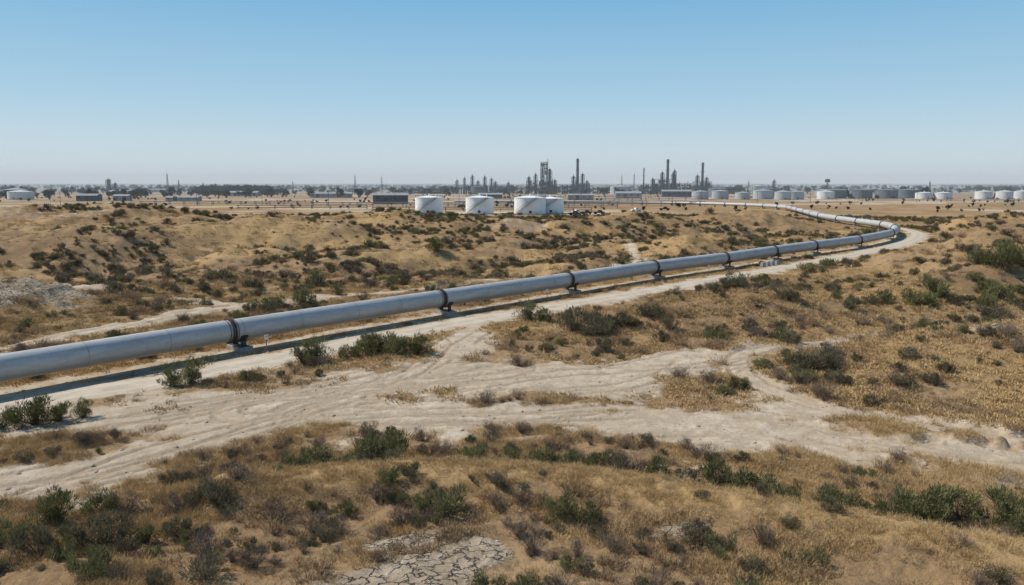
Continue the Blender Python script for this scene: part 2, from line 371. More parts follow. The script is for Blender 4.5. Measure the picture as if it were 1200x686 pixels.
def shrub(name,seed,mleaf,mwood,nl=1500,leaf=.055,lobes=16,flat=.75,dead=False):
    g=np.random.default_rng(seed)
    a=g.random(lobes)*2*np.pi; rr=g.random(lobes)**.6*.70; cz=.16+g.random(lobes)*.6*(1-rr*.6)
    cen=np.stack([rr*np.cos(a),rr*np.sin(a),cz*flat*1.4],-1); cr=.11+g.random(lobes)*.17
    k=g.integers(0,lobes,nl); d=unit(g.normal(size=(nl,3))); rad=cr[k]*(.45+.6*g.random(nl)**.5)*(1+.35*(g.random(nl)>.86))
    p=cen[k]+d*rad[:,None]; p[:,2]=abs(p[:,2])
    dd=unit(d*.7+np.array([0,0,.9])+g.normal(size=(nl,3))*.4)
    l=leaf*(.7+.9*g.random(nl)); V=blades(p,dd,l*(2.4 if dead else 2.0),l*(.2 if dead else .45),g)
    tint=np.clip(g.random(nl)*.6+g.random(lobes)[k]*.5,0,1)
    ns=lobes*(10 if dead else 7); ks=np.arange(ns)%lobes
    base=g.normal(size=(ns,3))*.06; base[:,2]=-.05; tgt=cen[ks]+unit(g.normal(size=(ns,3))+np.array([0,0,.5]))*cr[ks][:,None]*(1.1 if dead else 1.15)
    mid=base*.5+tgt*.5+np.array([0,0,-.04])+g.normal(size=(ns,3))*.04
    S=[]
    for A,B,w in((base,mid,.028),(mid,tgt,.014)):
        dv=B-A; ln=np.linalg.norm(dv,axis=1); S.append(blades(A,dv/ln[:,None],ln*1.03,np.full(ns,w),g))
    S=np.concatenate(S); V2=np.concatenate([V,S]); tint=np.concatenate([tint,g.random(ns*2)*.5])
    mi=np.concatenate([np.zeros(nl),np.ones(ns*2)])
    return quads_mesh(name,V2,tint,[mleaf,mwood],mi)
M_wood=leafmat('twig_bark',(.15,.115,.085),(.25,.20,.155),0)
M_g1=leafmat('shrub_leaf_green',(.09,.09,.036),(.225,.215,.10)); M_g2=leafmat('sage_leaf',(.10,.088,.052),(.205,.175,.11)); M_dd=leafmat('dead_shrub_twigs',(.125,.09,.068),(.26,.19,.14),0)
M_straw=leafmat('dry_straw',(.34,.22,.10),(.62,.45,.235),0); M_straw2=leafmat('dry_brown_weed',(.20,.135,.08),(.38,.265,.155),0)
def coll(name,objs):
    c=bpy.data.collections.new(name)
    for o in objs: c.objects.link(o)
    return c
C_green=coll('green_shrub_kinds',[shrub('green_shrub_kind_%d'%i,100+i,M_g1,M_wood,1900,.05,14+2*i,.76+.08*i) for i in range(4)])
C_sage=coll('sage_shrub_kinds',[shrub('sage_shrub_kind_%d'%i,200+i,M_g2,M_wood,1400,.05,13+2*i,.72) for i in range(4)])
C_dead=coll('dead_shrub_kinds',[shrub('dead_shrub_kind_%d'%i,300+i,M_dd,M_wood,1000,.05,15,.85,True) for i in range(4)])
C_sagef=coll('far_shrub_kinds',[shrub('far_shrub_kind_%d'%i,230+i,[M_g2,M_g1,M_dd,M_g2][i],M_wood,350,.11,12,.62) for i in range(4)])
def grass_patch(name,seed,m,n=220,h=.32,w=.016,spread=.5,tufts=9):
    g=np.random.default_rng(seed); tc=g.normal(size=(tufts,2))*spread*.5; k=g.integers(0,tufts,n)
    off=g.normal(size=(n,2))*.09; b=np.column_stack([tc[k]+off,np.full(n,-.04)])
    lean=np.column_stack([off*3.2+g.normal(size=(n,2))*.28,np.ones(n)]); d=unit(lean)
    hh=h*(.4+.8*g.random(n))*(.6+.6*g.random(tufts)[k])
    A=blades(b,d,hh*.6,np.full(n,w),g); top=b+d*(hh*.6)[:,None]; d2=unit(d+np.column_stack([off*2+g.normal(size=(n,2))*.3,np.full(n,-.15)]))
    B=blades(top,d2,hh*.5,np.full(n,w*.5),g); t=np.clip(g.random(n)*.6+g.random(tufts)[k]*.5,0,1)
    return quads_mesh(name,np.concatenate([A,B]),np.concatenate([t,t]),[m])
C_grass=coll('dry_grass_kinds',[grass_patch('dry_grass_kind_%d'%i,400+i,M_straw,150,.32,.018) for i in range(4)])
C_grassf=coll('far_dry_grass_kinds',[grass_patch('far_dry_grass_kind_%d'%i,440+i,M_straw,60,.24,.05,.6,8) for i in range(4)])
C_weed=coll('dry_weed_kinds',[grass_patch('dry_weed_kind_%d'%i,420+i,M_straw2,110,.36,.022,.45,6) for i in range(3)])
def rock(name,seed,m):
    import bmesh
    bm=bmesh.new(); bmesh.ops.create_icosphere(bm,subdivisions=2,radius=1); g=random.Random(seed)
    off=Vector((g.random()*9,g.random()*9,g.random()*9))
    from mathutils import noise as mn
    for v in bm.verts: v.co*=1+.45*mn.noise(v.co*1.3+off); v.co.z*=.6
    me=bpy.data.meshes.new(name); bm.to_mesh(me); bm.free(); me.materials.append(m); return bpy.data.objects.new(name,me)
M_rock=simple('pale_stone',(.37,.31,.24),.95,0,.25,4,.3)
C_rock=coll('stone_kinds',[rock('stone_kind_%d'%i,i,M_rock) for i in range(4)])
def scatter(name,coll_,x,y,sc,z=None,nk=4,zs=None,sink=0.0):
    n=len(x); z=height(x,y) if z is None else z
    me=bpy.data.meshes.new(name); me.vertices.add(n); me.vertices.foreach_set('co',np.stack([x,y,z-sink*sc],-1).astype(np.float32).ravel())
    a=me.attributes.new('rot','FLOAT_VECTOR','POINT'); r=np.zeros((n,3)); r[:,2]=rng.random(n)*6.28; r[:,0]=rng.normal(size=n)*.06; a.data.foreach_set('vector',r.astype(np.float32).ravel())
    a=me.attributes.new('scl','FLOAT_VECTOR','POINT'); s=np.stack([sc*(.85+.3*rng.random(n)),sc*(.85+.3*rng.random(n)),sc*(zs if zs is not None else (.8+.4*rng.random(n)))],-1); a.data.foreach_set('vector',s.astype(np.float32).ravel())
    a=me.attributes.new('kind','INT','POINT'); a.data.foreach_set('value',rng.integers(0,nk,n).astype(np.int32))
    o=link(bpy.data.objects.new(name,me))
    ng=bpy.data.node_groups.new(name+'_instancer','GeometryNodeTree'); ng.interface.new_socket(name='Geometry',in_out='INPUT',socket_type='NodeSocketGeometry'); ng.interface.new_socket(name='Geometry',in_out='OUTPUT',socket_type='NodeSocketGeometry')
    gi=ng.nodes.new('NodeGroupInput'); go=ng.nodes.new('NodeGroupOutput'); ip=ng.nodes.new('GeometryNodeInstanceOnPoints'); ci=ng.nodes.new('GeometryNodeCollectionInfo')
    ci.inputs['Collection'].default_value=coll_; ci.inputs['Separate Children'].default_value=True; ci.inputs['Reset Children'].default_value=True
    def na(nm,t):
        q=ng.nodes.new('GeometryNodeInputNamedAttribute'); q.data_type=t; q.inputs['Name'].default_value=nm; return [s for s in q.outputs if s.enabled and s.name=='Attribute'][0]
    ip.inputs['Pick Instance'].default_value=True
    L=ng.links.new; L(gi.outputs[0],ip.inputs['Points']); L(ci.outputs[0],ip.inputs['Instance']); L(na('kind','INT'),ip.inputs['Instance Index']); L(na('rot','FLOAT_VECTOR'),ip.inputs['Rotation']); L(na('scl','FLOAT_VECTOR'),ip.inputs['Scale']); L(ip.outputs[0],go.inputs[0])
    md=o.modifiers.new('instances','NODES'); md.node_group=ng; return o
def wedge(n,r0,r1,half=42,p=2):
    r=(r0**p+(r1**p-r0**p)*rng.random(n))**(1/p); a=(rng.random(n)*2-1)*math.radians(half); return r*np.sin(a),r*np.cos(a)
def dcor(x,y):
    _,a,_=dpoly(x,y,ROAD,2); _,b,_=dpoly(x,y,PIPE,2); return abs(a),abs(b)
def grass_pts(n,r0,r1,p,thr=.42):
    x,y=wedge(n,r0,r1,42,p); b,pl,_=masks(x,y); a,c=dcor(x,y)
    g=fbm(x/4,y/4,4,41)*.7+.3*fbm(x/18,y/18,2,44)+.2*gold(x,y)
    k=(rng.random(n)<ss(thr-.07,thr+.1,g)*.96+.04)&(rng.random(n)>b*1.05)&(rng.random(n)>pl*.93)&(a>2.3)&(c>1.0)
    return x[k],y[k]
x,y=grass_pts(13500,16,50,2,.47); g=gold(x,y); scatter('dry_grass',C_grass,x,y,(.6+.5*rng.random(len(x)))*(1-.25*g))
x,y=grass_pts(28000,50,130,1.5); scatter('dry_grass',C_grassf,x,y,.8+.8*rng.random(len(x)))
x,y=grass_pts(20000,130,360,1.6); scatter('dry_grass',C_grassf,x,y,1.3+1.1*rng.random(len(x)),zs=.8)
def weed_pts(n,r0,r1,p=2):
    x,y=wedge(n,r0,r1,42,p); b,pl,_=masks(x,y); a,c=dcor(x,y); g=fbm(x/2.5,y/2.5,3,71)-.3*gold(x,y)
    k=(rng.random(n)<ss(.45,.62,g))&(rng.random(n)>b*1.05)&(a>2.3)&(c>1.2); return x[k],y[k]
x,y=weed_pts(5500,18,60); scatter('dry_weeds',C_weed,x,y,.5+.8*rng.random(len(x)),nk=3)
x,y=weed_pts(7000,60,160,1.6); scatter('dry_weeds',C_weed,x,y,1.+1.2*rng.random(len(x)),nk=3)
# shrubs: surveyed ones first (x,y,width)
G=[(-8.8,36.1,2.3),(-7.2,38.1,2.0),(-6.1,38.8,2.2),(-9.8,35.6,1.7),(-2.8,30.7,1.9),(-2,37.2,1.8),(.1,37.1,1.5),(1.4,36.9,1.8),(4.1,36.9,1.7),(2.6,37.2,1.8),(6.9,36.2,1.5),(9.4,35.3,1.8),(10.7,33.4,2.2),(11.2,31.3,1.4),(13.5,32.1,1.7),(12.8,29.9,1.9),(16.2,30.3,2.6),(18.2,31.2,2.3),(17.1,31.4,2.0),(19.8,30.3,2.3),(19.2,28.4,1.6),(22,31,2.4),(1.9,29.9,1.6),(3,29.5,1.3),(7.4,26.6,1.3),(14,29.3,1.3),(-18.4,30.3,2.0),(-17.2,31.8,1.6),(-19.5,29,1.6),(-14,25,1.6),(-15.5,61.6,3.0),(-16.3,60.9,2.4),(-12,64.6,3.1),(-10.4,65.5,3.0),(-7.9,64.4,2.6),(-13.2,63.2,2.4),(-9.2,64.2,2.6),(-11.5,66,2.5),(-22.6,54.8,2.4),(-23.6,54,2.0),(-28,45.3,2.5),(-27,46,2.2),(-29.6,44.8,2.2),(-25.9,46.6,1.7),
   (-27.8,90,3.4),(-24,91,3),(-1.7,118,3),(-14,147,4),(-45,160,4.5),(1.6,81.2,2.8),(3,80,2.2),(24.5,70.5,2.4),(43,83,4),(46,86,4),(50,84,3.6),(40,85,3),(54,88,4),(58,93,4.5),(62,99,4.5),(18.4,70.5,2.2)]
S=[(-5.6,36.3,1.5),(-6.9,37,1.5),(10,34.8,1.6),(6.7,27.6,1.3),(5.2,36.4,1.6),(8.2,35.7,1.5),(-12,31,1.8),(-15,28,2.0),(-12.5,28.5,1.5),(-17,27,1.8),(-10,24.5,1.7),(6,75.5,3.6),(8.2,73.4,3.4),(10.5,76.5,3.4),(13.4,78,3),(15,74.5,2.6),(8,77,3),(24,84,3.4),(28,88,3.6),(31,92,3.6),(34,79,3),(28,80,2.4),(22,59.4,2.6),(23.3,57.6,2.8),(21.6,58,2.6),(25,60.5,2.4),(-18.5,86,2.4),(48,79,3.4),(-47,93,3)]
D=[(-9.2,30.3,1.4),(-10.6,26.2,2.0),(-16,31.6,1.5),(-13.5,34,1.5),(-12.9,35,1.5),(-.7,31.3,1.2),(.4,31.2,1.2),(.3,28,1.3),(3.6,26.6,1.2),(-4.3,29.6,1.2),(-5.5,31.6,1.2),(-6.6,28.6,1.1),(-11.6,32.6,1.4),(9,27,1.2),(22.4,58.4,3),(24,59,2.6)]
def shrub_pts(n,r0,r1,thr,seed,p=2.0,sc=14):
    x,y=wedge(n,r0,r1,43,p); b,pl,_=masks(x,y); a,c=dcor(x,y); gl=gold(x,y)
    g=fbm(x/sc,y/sc,4,seed)+.11*ss(15,60,x)*(y<190)+.05*ss(-8,-15,x)*(y<36)
    k=(rng.random(n)<ss(thr-.03,thr+.12,g))&(b<.35)&(rng.random(n)>pl*.95)&(rng.random(n)>gl*.85)&(a>3.3)&(c>2.2); return x[k],y[k]
def combine(lst,parts):
    X=[np.array([a[0] for a in lst],float)];Y=[np.array([a[1] for a in lst],float)];Sx=[np.array([a[2]*.62 for a in lst])]
    for (x,y,s) in parts: X.append(x);Y.append(y);Sx.append(s)
    return np.concatenate(X),np.concatenate(Y),np.concatenate(Sx)
def prt(n,r0,r1,thr,seed,s0,s1,p=2.,sc=14):
    x,y=shrub_pts(n,r0,r1,thr,seed,p,sc); return x,y,s0+(s1-s0)*rng.random(len(x))**2
x,y,s=combine(G,[prt(260,22,48,.52,61,.3,.8,2,4),prt(700,48,120,.56,62,.5,1.4,2,9)])
scatter('green_shrub',C_green,x,y,s)
x,y,s=combine(S,[prt(560,20,48,.49,64,.25,.8,2,4),prt(1500,48,120,.53,65,.4,1.4,2,9)])
scatter('sagebrush',C_sage,x,y,s)
x,y,s=combine(D,[prt(950,20,50,.47,67,.3,.85,2,4),prt(1600,48,120,.51,68,.4,1.2,2,9)])
scatter('dead_brush',C_dead,x,y,s)
x,y,s=combine([],[prt(22000,110,370,.48,66,.45,1.45,1.8,18),prt(2500,110,370,.53,63,.9,2.2,1.8,14)])
scatter('hillside_scrub',C_sagef,x,y,s)
x,y=wedge(12000,20,80,42,1.6); b,pl,_=masks(x,y); a,c=dcor(x,y); k=((rng.random(len(x))<.25*b+.5*pl+.6*((a>2.2)&(a<4.2)))&(a>2.0)); x,y=x[k],y[k]
scatter('loose_stones',C_rock,x,y,.025+.14*rng.random(len(x))**4,sink=.1)
# ------------------------------------------------------------------ small roadside things
M_postw=simple('weathered_wood',(.22,.18,.14),.9,0,.2,4); M_sign=simple('sign_plate_white',(.62,.62,.58),.5,0,.08,2); M_yel=simple('marker_yellow',(.50,.36,.06),.6,0,.1,2)
def marker(x,y,rot=.6):
    mb=MB(); mb.cyl((0,0,-.3),(0,0,1.35),.045,.04,8,0); mb.box((0,-.05,1.25),(.34,.02,.42),1); mb.box((0,-.064,1.33),(.26,.006,.1),2); mb.cyl((0,0,1.35),(0,0,1.40),.05,.02,8,2)
    o=mb.obj('pipeline_marker_sign',[M_postw,M_sign,M_yel],loc=(x,y,H1(x,y))); o.rotation_euler[2]=rot
for a in [(-20.6,65.6),(4.2,94.6),(30.6,123.2),(56.4,149.4)]: marker(*a)
def bollards(x,y,rot):
    mb=MB()
    for i in range(4):
        mb.box((i*1.7,0,.3),(1.1,.5,.6),0); mb.box((i*1.7,0,.66),(.9,.3,.14),0)
    o=mb.obj('concrete_barrier',[M_conc],loc=(x,y,H1(x,y))); o.rotation_euler[2]=rot
bollards(42.5,134.3,.8)
# ------------------------------------------------------------------ industrial background
M_white=simple('white_tank_paint',(.80,.80,.78),.5,0,.05,.4); M_white2=simple('hazed_white_paint',(.62,.62,.60),.6,0,.08,.3); M_grey=simple('grey_tank_paint',(.38,.40,.41),.6,0,.1,.4); M_dgrey=simple('dark_tank_paint',(.15,.17,.185),.6,0,.12,.3)  # second white is dulled: distance haze put into the paint colour
M_ref=simple('refinery_steel',(.035,.044,.053),.7,.1,.25,.2); M_ref2=simple('refinery_cladding',(.09,.105,.12),.7,.1,.2,.2); M_rack=simple('galvanised_rack',(.20,.20,.195),.7,.1,.15,.5)
M_shed=simple('corrugated_wall',(.30,.31,.31),.85,0,.1,.3); M_roof=simple('sheet_roof',(.27,.275,.275),.9,0,.1,.3); M_win=simple('window_dark',(.05,.06,.07),.2)
def tank(x,y,r,h,m=M_white,n=56,stair=True):
    mb=MB(); mb.cyl((0,0,0),(0,0,h),r,r,n,0,False); mb.cyl((0,0,h),(0,0,h+r*.13),r,.3,n,0,False,False)
    mb.cyl((0,0,h-.15),(0,0,h+.02),r+.12,r+.12,n,0); mb.cyl((0,0,-.3),(0,0,.18),r+.5,r+.5,n,1)
    k=2.2
    while k<h-.6: mb.cyl((0,0,k),(0,0,k+.06),r+.035,r+.035,n,0); k+=2.2
    if stair:
        ns=int(h/.28); a0=math.radians(-150); a1=a0+ns*.42/r
        pr=None
        for i in range(ns):
            a=a0+(a1-a0)*i/ns; z=h*i/ns+.2; mb.box(((r+.5)*math.cos(a),(r+.5)*math.sin(a),z),(1.0,.36,.12),1,a)
            q=((r+1.0)*math.cos(a),(r+1.0)*math.sin(a),z+1.0)
            if pr and i%2==0: mb.cyl(pr,q,.05,None,5,1); mb.cyl((q[0],q[1],z),q,.035,None,4,1)
            if i%2==0: pr=q
    for i in range(40):
        a=2*math.pi*i/40; b=2*math.pi*(i+1)/40; p=(r*math.cos(a),r*math.sin(a)); q=(r*math.cos(b),r*math.sin(b))
        mb.cyl((*p,h),(*p,h+1.0),.035,None,4,1); mb.cyl((*p,h+1.0),(*q,h+1.0),.035,None,4,1)
    mb.cyl((0,0,h+r*.1),(0,0,h+r*.13+.9),.3,.3,10,0); mb.cyl((r*.5,0,h),(r*.5,0,h+1.3),.25,.25,8,0)
    mb.box((0,-r-.05,1.2),(1.1,.3,1.1),1); mb.cyl((r*.4,-r*.9,.8),(r*.4,-r-4,.8),.2,None,8,1)
    mb.obj('storage_tank',[m,M_dark],loc=(x,y,0))
for x,y,r,h in [(-38.5,372,6.4,7.6),(-15,372,6.5,7.6),(8.3,368,7.3,7.6),(18,378,6.4,7.0)]: tank(x,y,r,h)
RT=[(152,648,8,8,M_grey),(170,655,8,8.5,M_grey),(184,640,7,7,M_grey),(205,655,9.5,9,M_grey),(226,640,8,8,M_grey),(254,650,8,8,M_white2),(212,628,7.5,8,M_grey),
 (278,690,11,9,M_dgrey),(300,690,11,9,M_dgrey),(322,690,11,9,M_dgrey),(345,700,11,9,M_dgrey),(339,660,8,6.5,M_white2),(352,655,8,6.5,M_white2),(382,650,7.5,8,M_white2),(399,650,7.5,8,M_white2),(416,655,7.5,8,M_white2),(458,655,8,8,M_white2),(240,760,11,10,M_dgrey),(200,780,11,10,M_dgrey),
 (-392,640,11,8,M_white2),(-470,760,12,9,M_grey),(-500,680,10,7,M_grey),(120,900,12,12,M_grey),(-40,950,11,11,M_ref2),(300,980,12,12,M_grey)]
for i,(x,y,r,h,m) in enumerate(RT): tank(x*1.10,y*1.10,r*.92,h*.86,m,36,False)
def shed(x,y,w,d,h,m=M_shed,rot=0,nm='warehouse'):
    mb=MB(); rf=h+min(w,d)*.12
    vs=[(-w/2,-d/2,0),(w/2,-d/2,0),(w/2,d/2,0),(-w/2,d/2,0),(-w/2,-d/2,h),(w/2,-d/2,h),(w/2,d/2,h),(-w/2,d/2,h),(-w/2,0,rf),(w/2,0,rf)]
    mb.add(vs,[(0,1,5,4),(2,3,7,6),(1,2,6,9,5),(3,0,4,8,7)],0)
    e=.5; mb.add([(-w/2-e,-d/2-e,h-.1),(w/2+e,-d/2-e,h-.1),(w/2+e,0,rf+.15),(-w/2-e,0,rf+.15),(-w/2-e,d/2+e,h-.1),(w/2+e,d/2+e,h-.1)],[(0,1,2,3),(3,2,5,4)],1)
    n=max(2,int(w/5))
    for i in range(n):
        xx=-w/2+(i+.5)*w/n
        if i%4==1: mb.box((xx,-d/2,1.9),(3,.12,3.8),2)
        else: mb.box((xx,-d/2,h*.65),(1.8,.12,h*.22),2)
    o=mb.obj(nm,[m,M_roof,M_win],loc=(x,y,0)); o.rotation_euler[2]=rot
for a in [(-85,562,24,12,6),(-340,645,16,10,4.5),(-318,655,12,9,4),(-262,640,26,8,3),(-180,800,40,12,4),(60,700,22,8,4),(-20,740,22,10,4),(110,760,24,12,5),(170,830,30,12,6),(360,900,36,14,6),(-430,900,40,12,5),(20,640,12,8,4),(-300,900,34,12,4)]:
    shed(*a,m=random.choice([M_shed,M_ref2]),rot=random.uniform(-.12,.12))
def pipe_rack(x0,x1,y,h=4.5,rot=0,rows=5):
    mb=MB(); L=x1-x0; n=int(L/9)
    for i in range(n+1):
        xx=-L/2+i*L/n
        for yy in(-1.6,1.6): mb.box((xx,yy,h/2),(.2,.2,h),1)
        mb.box((xx,0,h-.15),(.2,3.6,.3),1); mb.box((xx,0,h-1.3),(.2,3.2,.25),1)
    for k in range(rows): mb.cyl((-L/2,-1.3+k*2.6/(rows-1),h+.16),(L/2,-1.3+k*2.6/(rows-1),h+.16),.16,None,8,0)
    for k in range(3): mb.cyl((-L/2,-1+k,h-1.05),(L/2,-1+k,h-1.05),.12,None,8,0)
    o=mb.obj('pipe_rack',[M_rack,M_rack],loc=((x0+x1)/2,y,0)); o.rotation_euler[2]=rot
for a in [(-150,-80,440,2.0,.05),(-120,-20,480,2.6,-.04),(-60,60,455,2.4,.02),(30,120,500,2.8,-.05),(-240,-130,520,2.4,.03),(-70,40,402,1.9,0),(60,140,600,4,.0),(-20,90,560,3.6,.0)]: pipe_rack(*a)
def column(x,y,r,h,m=M_ref):
    mb=MB(); mb.cyl((0,0,0),(0,0,h*.45),r,r,16,0); mb.cyl((0,0,h*.45),(0,0,h*.5),r,r*.8,16,0); mb.cyl((0,0,h*.5),(0,0,h-1),r*.8,r*.8,16,0); mb.cyl((0,0,h-1),(0,0,h),r*.8,r*.2,16,0)
    mb.cyl((0,0,h),(0,0,h+2),.2,.2,6,0); z=5
    while z<h-1:
        rr=(r if z<h*.45 else r*.8); mb.cyl((0,0,z),(0,0,z+.25),rr+1.3,rr+1.3,14,1)
        for i in range(10):
            a=i*.628; mb.cyl(((rr+1.2)*math.cos(a),(rr+1.2)*math.sin(a),z),((rr+1.2)*math.cos(a),(rr+1.2)*math.sin(a),z+1.2),.07,None,4,1)
        z+=random.uniform(4,7)
    mb.cyl((r+.7,-.5,0),(r+.7,-.5,h*.9),.35,.35,8,0); mb.cyl((r+.7,-.5,h*.9),(0,0,h*.95),.35,.35,8,0); mb.box((-r-.6,-.3,h*.45),(.6,.6,h*.9),1)
    mb.obj('distillation_column',[m,M_ref],loc=(x,y,0))
def stack(x,y,r,h):
    mb=MB(); mb.cyl((0,0,0),(0,0,h),r,r*.7,14,0); mb.cyl((0,0,h*.97),(0,0,h),r*.85,r*.85,14,0)
    for z in(.4,.7,.92): mb.cyl((0,0,h*z),(0,0,h*z+.3),r+1,r+1,12,0)
    mb.box((0,0,2.5),(r*5,r*4,5),1); mb.obj('chimney_stack',[M_ref,M_ref2],loc=(x,y,0))
def lattice(x,y,h,w=2.6,nm='lattice_tower',top=False):
    mb=MB(); n=max(4,int(h/4)); c=[(-1,-1),(1,-1),(1,1),(-1,1)]
    def P(k,i): s=w/2*(1-.75*i/n); return (c[k][0]*s,c[k][1]*s,h*i/n)
    for i in range(n):
        for k in range(4):
            mb.cyl(P(k,i),P(k,i+1),.16,None,4,0); mb.cyl(P(k,i),P((k+1)%4,i+1),.1,None,4,0); mb.cyl(P(k,i+1),P((k+1)%4,i+1),.1,None,4,0)
    mb.cyl((0,0,h),(0,0,h+3),.12,None,5,0)
    if top: mb.cyl((0,0,h-.5),(0,0,h+3),3.2,3.2,14,0); mb.cyl((0,0,h+3),(0,0,h+4),3.2,.3,14,0)
    mb.obj(nm,[M_ref],loc=(x,y,0))
def frame(x,y,w,d,h,fl,seed=0):
    g=random.Random(seed); mb=MB(); nx=max(2,int(w/6)); fh=h/fl
    for i in range(nx+1):
        for yy in(-d/2,0,d/2): mb.box((-w/2+i*w/nx,yy,h/2),(.5,.5,h),0)
    for k in range(1,fl+1):
        mb.box((0,0,k*fh),(w+1,d+1,.35),0)
        mb.box((0,-d/2-.4,k*fh+1.1),(w+1,.1,.12),0)
        for i in range(nx):
            if g.random()<.85:
                xx=-w/2+(i+.5)*w/nx; t=g.random()
                if t<.4: mb.cyl((xx,0,k*fh-fh+.3),(xx,0,k*fh-.6),g.uniform(1,2.2),None,12,1)
                elif t<.75: mb.cyl((xx-2.4,-1,k*fh-fh*.5),(xx+2.4,-1,k*fh-fh*.5),g.uniform(.8,1.5),None,12,1)
                else: mb.box((xx,0,k*fh-fh*.55),(w/nx*.8,d*.7,fh*.7),1)
    for i in range(nx):
        if i%2==0: mb.cyl((-w/2+i*w/nx,-d/2,0),(-w/2+(i+1)*w/nx,-d/2,fh),.15,None,5,0)
    for i in range(6):
        xx=g.uniform(-w/2,w/2); mb.cyl((xx,-d/2-.8,0),(xx,-d/2-.8,h*g.uniform(.6,1.2)),.35,None,8,0)
    mb.obj('process_structure',[M_ref,M_ref2],loc=(x,y,0))
frame(42,1050,9,10,41,8,1); frame(36,1045,34,14,17,3,2); frame(66,1055,28,12,12,2,3); column(22,1050,1.8,23); column(49,1046,2.2,33); column(56,1050,1.8,19); stack(85.5,1050,2.2,46); column(92,1050,1.6,27); column(80,1048,1.8,24); frame(92,1060,20,12,14,3,4); column(31,1060,1.5,27); column(98,1052,1.3,18)
frame(200,1060,26,12,19,4,5); stack(203,1050,2.2,45); column(196,1050,1.8,29); column(211,1052,2.2,28); column(214,1060,1.6,32); frame(222,1055,24,12,14,3,6); column(242,1050,1.8,25); stack(249,1052,2.0,41); column(254,1050,1.6,22); frame(250,1058,22,12,16,3,7); stack(172,1050,1.0,34); frame(180,1055,20,12,12,2,8); column(184,1052,1.6,21); lattice(161,1060,26)
for x,h in [(-72,19),(-62,22),(-52,25),(-45,18),(-36,24),(-27,21),(-22,17),(-5,16)]: column(x,1055+random.uniform(-8,8),random.uniform(.9,1.5),h,M_ref2)
frame(-50,1060,34,12,11,2,9); frame(-22,1060,22,12,9,2,10); frame(8,1070,30,12,9,2,11); frame(130,1070,44,12,9,2,12); frame(-120,1080,60,14,7,2,13); frame(290,1060,50,14,9,2,14)
for a in [(-205,1050,24),(-175,1080,22),(-450,1050,26),(-452,1090,18),(-300,1100,16),(150,1100,24),(330,1120,17),(-392,1020,14),(520,1000,16)]: lattice(*a)
lattice(408,1040,16,4,'water_tower',True); column(-522,1040,2.6,20,M_ref2); column(-516,1045,2,15,M_ref2); column(352,1080,1.5,19,M_ref2)
def pole(x,y,h=9):
    mb=MB(); mb.cyl((0,0,-.3),(0,0,h),.16,.1,7,0); mb.box((0,0,h-.7),(2.2,.12,.12),0)
    for o in(-.95,0,.95): mb.cyl((o,0,h-.64),(o,0,h-.4),.05,None,5,0)
    mb.obj('utility_pole',[M_dark],loc=(x,y,0))
for i in range(16): pole(-330+i*42,500+6*math.sin(i)+i*6)
M_tyre=simple('tyre_rubber',(.02,.02,.02),.9)
def truck(x,y,rot,m):
    mb=MB()
    body=[(-2.7,.55),(-2.7,1.15),(-.6,1.2),(-.5,1.95),(.9,1.95),(1.5,1.25),(2.6,1.1),(2.7,.55)]
    n=len(body); vs=[(a,-.9,z) for a,z in body]+[(a,.9,z) for a,z in body]
    mb.add(vs,[tuple(range(n)),tuple(range(2*n-1,n-1,-1))]+[(i,i+n,(i+1)%n+n,(i+1)%n) for i in range(n)],0)
    mb.box((.2,0,1.58),(1.1,1.84,.42),1)
    for a in(-1.7,1.7):
        for b in(-.85,.85): mb.cyl((a,b-.13,.42),(a,b+.13,.42),.42,None,14,2)
    o=mb.obj('pickup_truck',[m,M_win,M_tyre],loc=(x,y,H1(x,y))); o.rotation_euler[2]=rot
M_car1=simple('truck_paint_dark',(.05,.055,.06),.3); M_car2=simple('truck_paint_white',(.7,.7,.7),.3)
for x,y,r,m in [(34,366,0,M_car1),(40,368,.2,M_car1),(30,372,.4,M_car2),(27.5,352,.1,M_car1),(62,400,.4,M_car2),(80,420,0,M_car1)]: truck(x,y,r,m)
# ------------------------------------------------------------------ distant trees
M_tree=leafmat('distant_tree_leaf',(.030,.042,.030),(.07,.085,.06),0)
def tree(name,seed):
    g=np.random.default_rng(seed); n=500; L_=12; a=g.random(L_)*6.28; rr=g.random(L_)**.5*.42
    cen=np.stack([rr*np.cos(a),rr*np.sin(a),.38+g.random(L_)*.5],-1); cr=.12+g.random(L_)*.12; k=g.integers(0,L_,n); d=unit(g.normal(size=(n,3)))
    p=cen[k]+d*(cr[k]*(.5+.5*g.random(n)))[:,None]; V=blades(p,unit(g.normal(size=(n,3))),np.full(n,.11),np.full(n,.09),g)
    base=np.zeros((L_*3,3)); base[:,:2]=g.normal(size=(L_*3,2))*.02; dv=np.repeat(cen,3,0)-base; ln=np.linalg.norm(dv,axis=1); S_=blades(base,dv/ln[:,None],ln,np.full(L_*3,.045),g)
    return quads_mesh(name,np.concatenate([V,S_]),np.concatenate([g.random(n),g.random(L_*3)]),[M_tree,M_wood],np.concatenate([np.zeros(n),np.ones(L_*3)]))
C_tree=coll('distant_tree_kinds',[tree('distant_tree_kind_%d'%i,500+i) for i in range(4)])
X=[];Y=[];Z=[]
n=260; X.append(-395+rng.random(n)*85); Y.append(1000+rng.random(n)*50); Z.append(6+5*rng.random(n))
n=7500; xx,yy=wedge(n,800,6000,40,1.2); g=fbm(xx/260,yy/120,4,81); k=rng.random(n)<ss(.44,.58,g); X.append(xx[k]);Y.append(yy[k]);Z.append(4+6*rng.random(k.sum()))
n=1200; xx,yy=wedge(n,420,900,40,1.3); g=fbm(xx/60,yy/30,4,85); k=rng.random(n)<ss(.52,.66,g); X.append(xx[k]);Y.append(yy[k]);Z.append(1.0+1.6*rng.random(k.sum()))
